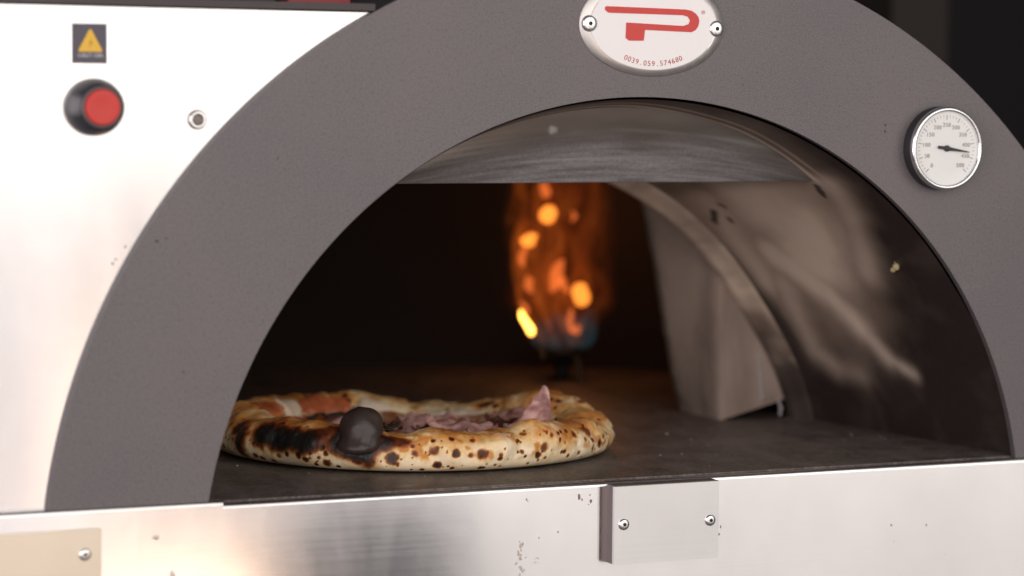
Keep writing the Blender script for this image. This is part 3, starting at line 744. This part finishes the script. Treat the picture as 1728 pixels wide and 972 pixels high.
for ps in PS:
    row = []
    for i in range(NP):
        ph = -180 + 360*i/NP
        p0 = Vector(crust(ph, ps)); pc = Vector((PC[0], PC[1], p0.z*0+ZF+.014))
        a = math.radians(ph); c0 = Vector(crust(ph, 90)); c0.z = ZF + .013
        d = (p0-c0).normalized()
        up_ = sm(-60, 10, ps)
        lump = ((.0020*fbm(p0.x, p0.y, p0.z, 15)+.0036*fbm(p0.x, p0.y, p0.z, 30)) + .0011*fbm(p0.x, p0.y, p0.z, 90))*up_ + .00035*nz(p0.x, p0.y, p0.z, 420)*up_
        ch_ = 0.0; wob = .28*nz(p0.x, p0.y, p0.z, 330)
        for (c, r, si) in bins.get(key(p0), ()):
            dd = (p0-c).length/r + wob
            if dd < 1.7: ch_ = max(ch_, sm(1.6, .35, dd)*(.55 + .40*((si*37) % 10)/10))
        pit = ch_
        tw = .8*fbm(p0.x, p0.y, p0.z, 42) + .3*fbm(p0.x, p0.y, p0.z, 140)
        for (c, ra, rw, rh, am) in bu3:
            e = p0-c
            if abs(e.x)+abs(e.y) > .08: continue
            tx = e.x*(-math.sin(ra)*U[0]+math.cos(ra)*V[0]) + e.y*(-math.sin(ra)*U[1]+math.cos(ra)*V[1])
            oth = math.sqrt(max(e.length_squared - tx*tx, 0))
            dd = math.hypot(tx/rw, oth/rh) + .42*tw
            ch_ = max(ch_, am*sm(1.5, .45, dd))
        toast = sm(.012, .033, p0.z-ZF + .006*fbm(p0.x, p0.y, p0.z, 55))*(.65+.5*fbm(p0.x, p0.y, p0.z, 34))
        blotch = .75*sm(.12, .5, fbm(p0.x+3, p0.y, p0.z, 60))*sm(-40, 10, ps)
        toast = min(max(max(toast, blotch), 0), 1)
        p = p0 + d*(lump - pit*.0008)
        if p.z < ZF+.0002: p.z = ZF+.0002
        row.append(tuple(p)); col.append((min(ch_, 1), toast, sm(.5, .9, nz(p0.x+9, p0.y, p0.z, 48)+.5)*(1-toast)))
    rows.append(row)
def crust_mat():
    g = G('baked_crust'); a = g.attr('bake'); s = g.n('ShaderNodeSeparateColor', ins={0: a.outputs['Color']}); c = g.coord()
    n1 = g.noise(c, 180, 4, .65); n2 = g.noise(c, 520, 3, .6)
    t = g.math('ADD', s.outputs[1], g.math('MULTIPLY', g.math('SUBTRACT', n1, .5), .55), True)
    base = g.ramp(t, [(0, (.86, .69, .45)), (.3, (.82, .56, .26)), (.65, (.64, .275, .062)), (1, (.38, .125, .026))])
    base = g.mix(g.math('MULTIPLY', s.outputs[2], .6), base, (.90, .79, .60))
    k = g.math('ADD', s.outputs[0], g.math('MULTIPLY', g.math('SUBTRACT', n1, .5), .30), True)
    tone = g.ramp(k, [(0, (1, 1, 1)), (.18, (.95, .80, .6)), (.42, (.36, .16, .07)), (.66, (.10, .034, .014)), (.92, (.018, .014, .013))])
    colr = g.mix(1.0, base, tone, 'MULTIPLY')
    colr = g.mix(g.ramp(k, [(.8, 0.0), (1, 1.0)]), colr, (.012, .011, .011))
    p = g.bsdf(Base_Color=colr, Roughness=g.ramp(k, [(0, .62), (1, .5)]), Normal=g.bump(g.math('ADD', n1, g.math('MULTIPLY', n2, .6)), .35, .0009))
    p.inputs['Subsurface Weight'].default_value = .08; p.inputs['Subsurface Radius'].default_value = (.006, .003, .0015); p.inputs['Subsurface Scale'].default_value = .5
    return g.m
PP(grid_obj('crust', rows, crust_mat(), closed=True, attrs={'bake': col}))
# sauce and cheese bed
rows = []
rin = [(1.0, .0), (.9, .0), (.8, 0), (.66, 0), (.5, 0), (.34, 0), (.18, 0), (.03, 0)]
for f, _ in rin:
    row = []
    for i in range(180):
        ph = -180+360*i/180; e = Vector(crust(ph, 150)); x = PC[0]+(e.x-PC[0])*f; y = PC[1]+(e.y-PC[1])*f
        z = ZF + .0115 + (e.z-.004-ZF-.0115)*sm(.75, 1, f)*1.0 + .004*fbm(x, y, 0, 40)*sm(1.05, .85, f)
        row.append((x, y, z))
    rows.append(row)
def bed_mat():
    g = G('sauce_and_cheese'); c = g.coord(); n1 = g.noise(c, 34, 4, .6, .6); n2 = g.noise(c, 120, 3, .6)
    col = g.mix(n2, (.40, .085, .028), (.52, .17, .06)); col = g.mix(g.ramp(n1, [(.5, 0.0), (.58, 1.0)]), col, (.74, .60, .42))
    col = g.mix(g.ramp(n2, [(.62, 0.0), (.72, .8)]), col, (.10, .03, .015))
    g.bsdf(Base_Color=col, Roughness=.35, Normal=g.bump(n2, .4, .002)); return g.m
M_bed = bed_mat()
PP(grid_obj('sauce_bed', rows, M_bed, closed=True, cap_last=True))
# sauce and melted cheese climbing the far inner wall
def patch(name, ph0, ph1, ps0, ps1, off, mat, seed):
    rows = []
    for j in range(15):
        row = []
        for i in range(25):
            ph = ph0+(ph1-ph0)*i/24; ps = ps0+(ps1-ps0)*j/14
            p = Vector(crust(ph, ps)); c0 = Vector(crust(ph, 90)); c0.z = ZF+.013; d = (p-c0).normalized()
            ex = math.hypot((i-12)/12, (j-7)/7) + .35*fbm(p.x+seed, p.y, p.z, 60)
            row.append(tuple(p + d*(off*sm(1.05, .6, ex) - .003*sm(.85, 1.1, ex) + (.0020*fbm(p.x, p.y, p.z, 15)+.0036*fbm(p.x, p.y, p.z, 30))+.0011*fbm(p.x, p.y, p.z, 90))))
        rows.append(row)
    return PP(grid_obj(name, rows, mat))
M_sauce = simple('tomato_sauce', (.50, .13, .05), .32, 0, .55, 150, .4)
M_cheese = simple('melted_cheese', (.74, .60, .46), .38, 0, .2, 120, .3)
patch('sauce_smear', 118, 145, 105, 190, .0022, M_sauce, 1)
patch('sauce_smear', 158, 186, 100, 180, .0022, M_sauce, 2)
patch('melted_cheese', 144, 158, 100, 200, .0035, M_cheese, 3)
patch('melted_cheese', 100, 117, 120, 200, .0028, M_cheese, 4)
patch('melted_cheese', 60, 92, 140, 205, .0025, M_cheese, 5)
# ham: crumpled thin slices
def ham_mat(name, c1, c2):
    g = G(name); c = g.coord(); n1 = g.noise(g.coord(scale=(30, 30, 90)), 2.0, 4, .6, .8)
    col = g.ramp(n1, [(.35, c1), (.55, c2), (.72, tuple(min(1, x*1.35+.03) for x in c2))])
    p = g.bsdf(Base_Color=col, Roughness=.42, Normal=g.bump(n1, .3, .001)); p.inputs['Subsurface Weight'].default_value = .12; p.inputs['Subsurface Radius'].default_value = (.005, .002, .002)
    return g.m
M_ham = ham_mat('cooked_ham', (.42, .19, .17), (.64, .38, .34))
M_hamd = ham_mat('scorched_ham', (.15, .06, .045), (.34, .17, .14))
def ham(loc, w_, d_, ang, seed, lift=.010, mat=None, name='ham_slice'):
    top, bot = [], []
    nu, nv = 26, 18; ca, sa = math.cos(ang), math.sin(ang)
    for j in range(nv+1):
        r = []
        for i in range(nu+1):
            u, v = i/nu*2-1, j/nv*2-1
            k = 1 + .22*nz(u*1.6, v*1.6, seed, 1.3); x = u*w_/2*k*math.sqrt(1-.35*v*v); y = v*d_/2*k*math.sqrt(1-.35*u*u)
            z = lift*(.5+.9*nz(x, y, seed*3.1, 62)) + lift*.22*nz(x, y, seed, 150)
            z = max(z, -.002) + .004*abs(u)**3*(1 if seed % 2 else -.3)
            r.append((loc[0]+x*ca-y*sa, loc[1]+x*sa+y*ca, loc[2]+z))
        top.append(r)
    bot = [[(x, y, z-.0014) for x, y, z in r] for r in top[::-1]]
    return PP(grid_obj(name, top+bot+[top[0]], mat or M_ham))
def loc(px_u, px_v, dz=.0): return (PC[0]+px_u*U[0]+px_v*V[0], PC[1]+px_u*U[1]+px_v*V[1], ZF+.0075+dz*.65)
ham(loc(.040, -.050, .008), .070, .04, -.35, 1, .013)
ham(loc(.020, -.020, .010), .060, .05, -.2, 2, .014)
ham(loc(.068, -.078, .007), .045, .03, -.5, 3, .011)
ham(loc(.000, -.060, .007), .045, .03, -.1, 4, .010, M_hamd)
ham(loc(-.06, .03, .004), .06, .05, .4, 6, .010)
ham(loc(.085, .04, .008), .06, .04, .9, 5, .013, M_hamd)
ham(loc(.095, -.030, .004), .05, .035, -.7, 7, .010, M_hamd)
ham(loc(.02, .06, .004), .07, .05, .2, 8, .010)
# upright flap of ham
fl = []
base = Vector(loc(.098, -.035, .0))
ud, vd = Vector((U[0], U[1], 0)), Vector((V[0], V[1], 0))
nu, nv = 22, 26
HTOP = [(0, .16), (.18, .36), (.32, .44), (.44, .60), (.52, .64), (.62, .80), (.72, .84), (.84, 1.0), (.93, .96), (1, .70)]
for j in range(nv+1):
    r = []
    for i in range(nu+1):
        u, v = i/nu, j/nv
        hh = .049*lerp(HTOP, u)*(1+.07*nz(u, 0, 3, 22))
        wd = .042*(1-.12*v)
        x = (u-.5)*wd + .002*v + .001*nz(u, v, 1, 8); y = .006*math.sin(u*9+v*2)+.004*nz(u, v, 2, 5) + .010*v
        r.append(tuple(base + ud*x + vd*y + Vector((0, 0, hh*v))))
    fl.append(r)
flb = [[tuple(Vector(q)+vd*.0014) for q in r] for r in fl[::-1]]
PP(grid_obj('ham_flap', fl+flb+[fl[0]], M_ham))
M_mush = simple('roasted_topping', (.055, .036, .030), .4, 0, .5, 200, .4)
M_mushl = simple('roasted_topping_pale', (.22, .15, .12), .4, 0, .4, 160, .4)
random.seed(5)
for k in range(13):
    u = random.uniform(-.02, .09); v = random.uniform(-.10, -.02)
    if k > 9: u, v = random.uniform(-.09, .1), random.uniform(-.02, .08)
    ham(loc(u, v, .010+random.uniform(0, .007)), random.uniform(.012, .024), random.uniform(.006, .012), random.uniform(0, 3), k+20, .008, (M_mush, M_mush, M_mushl)[k % 3], 'roasted_topping')
# blown black bubble on the crust
bb = Vector(crust(-102, 62)); bb.z = ZF + .0348
rows = []
for j in range(41):
    e = -math.pi/2+math.pi*j/40; row = []
    for i in range(64):
        a = 2*math.pi*i/64; dx, dy, dz = math.cos(e)*math.cos(a), math.cos(e)*math.sin(a), math.sin(e)
        R = .0180*(1+.07*nz(dx, dy, dz+4, 1.3)) + .0007*fbm(dx, dy, dz, 5)*sm(.6, -.5, dz)
        q = bb + Vector((dx*R*.98, dy*R*.98, dz*R*(1.0 if dz > 0 else 1.12)))
        low = sm(.1, -.9, dz); q -= vd*(.008*low); q += ud*(-.003*low) ; q.z += .0012*low*fbm(dx, dy, dz, 5)
        fl = .34*sm(-.25, -.85, dz); q.x += dx*R*fl; q.y += dy*R*fl; q += ud*(.0011*nz(dx*1.1, dy, dz*1.4+2, 1.5)) + Vector((0, 0, .0008*nz(dx, dy+5, dz, 2.0)))
        row.append(tuple(q))
    rows.append(row)
def bubble_mat():
    g = G('charred_bubble'); c = g.coord(); n1 = g.noise(c, 130, 4, .6); n2 = g.noise(c, 40, 3, .5)
    col = g.mix(n2, (.016, .011, .009), (.064, .043, .036)); col = g.mix(g.ramp(n1, [(.66, 0.0), (.74, .8)]), col, (.012, .011, .011))
    g.bsdf(Base_Color=col, Roughness=g.ramp(n2, [(.3, .36), (.7, .52)]), Normal=g.bump(n1, .35, .0010)); return g.m
PP(grid_obj('charred_bubble', rows, bubble_mat(), closed=True))

random.seed(21)
bm = bmesh.new()
for k in range(34):
    if k < 24: x, y = PC[0]+random.gauss(.02, .17), random.uniform(.02, .30)
    else: x, y = random.uniform(.2, .44), random.uniform(.05, .30)
    if (x-PC[0])**2 + (y-PC[1])**2 < (PR+.004)**2: continue
    r = random.choice((.0004, .0006, .0006, .0009, .0014))
    bmesh.ops.create_icosphere(bm, subdivisions=1, radius=r, matrix=Matrix.Translation((x, y, -.1533+r*.4)) @ Matrix.Diagonal((random.uniform(.7, 1.5), random.uniform(.7, 1.3), .6, 1)))
o = obj('crumbs', bm, simple('crumb', (.40, .31, .22), .8, 0, .6, 300), None); o['kind'] = 'stuff'; tag(o, 'scattered pale crumbs and flour specks on the dark oven floor', 'crumbs')

# ------------------------------------------------------------------ shelf behind and what stands around
sh = thing('shelf', 'dark metal shelf along the top of the steel side panel', 'shelf', (-.5, .12, .2095))
def SH(o): o.parent = sh; o.matrix_parent_inverse = Matrix.Translation((.5, -.12, -.2095)); return o
SH(box('shelf_board', M_rail, None, -1.0, -.1135, .0068, .30, .2095, .2128, bevel=.0006))
SH(box('shelf_lip', M_railedge, None, -1.0, -.1135, .0005, .0066, .2098, .2150, bevel=.0008))
t1 = box('tin', simple('red_tin_paint', (.26, .010, .018), .4, 0, .2, 20), None, -.165, -.115, .05, .11, .2130, .29, bevel=.004); tag(t1, 'red tin standing on the dark shelf beside the arch', 'tin')
t2 = box('box', simple('black_box_card', (.018, .017, .026), .6), None, -.235, -.172, .06, .12, .2130, .28, bevel=.002); tag(t2, 'black box on the dark shelf left of the red tin', 'box')
pst = box('post', M_post, None, 0.905, .985, .9, 1.0, -1.348, 1.2, bevel=.01); tag(pst, 'brown wooden post in the dark behind the oven, right of the arch', 'post')
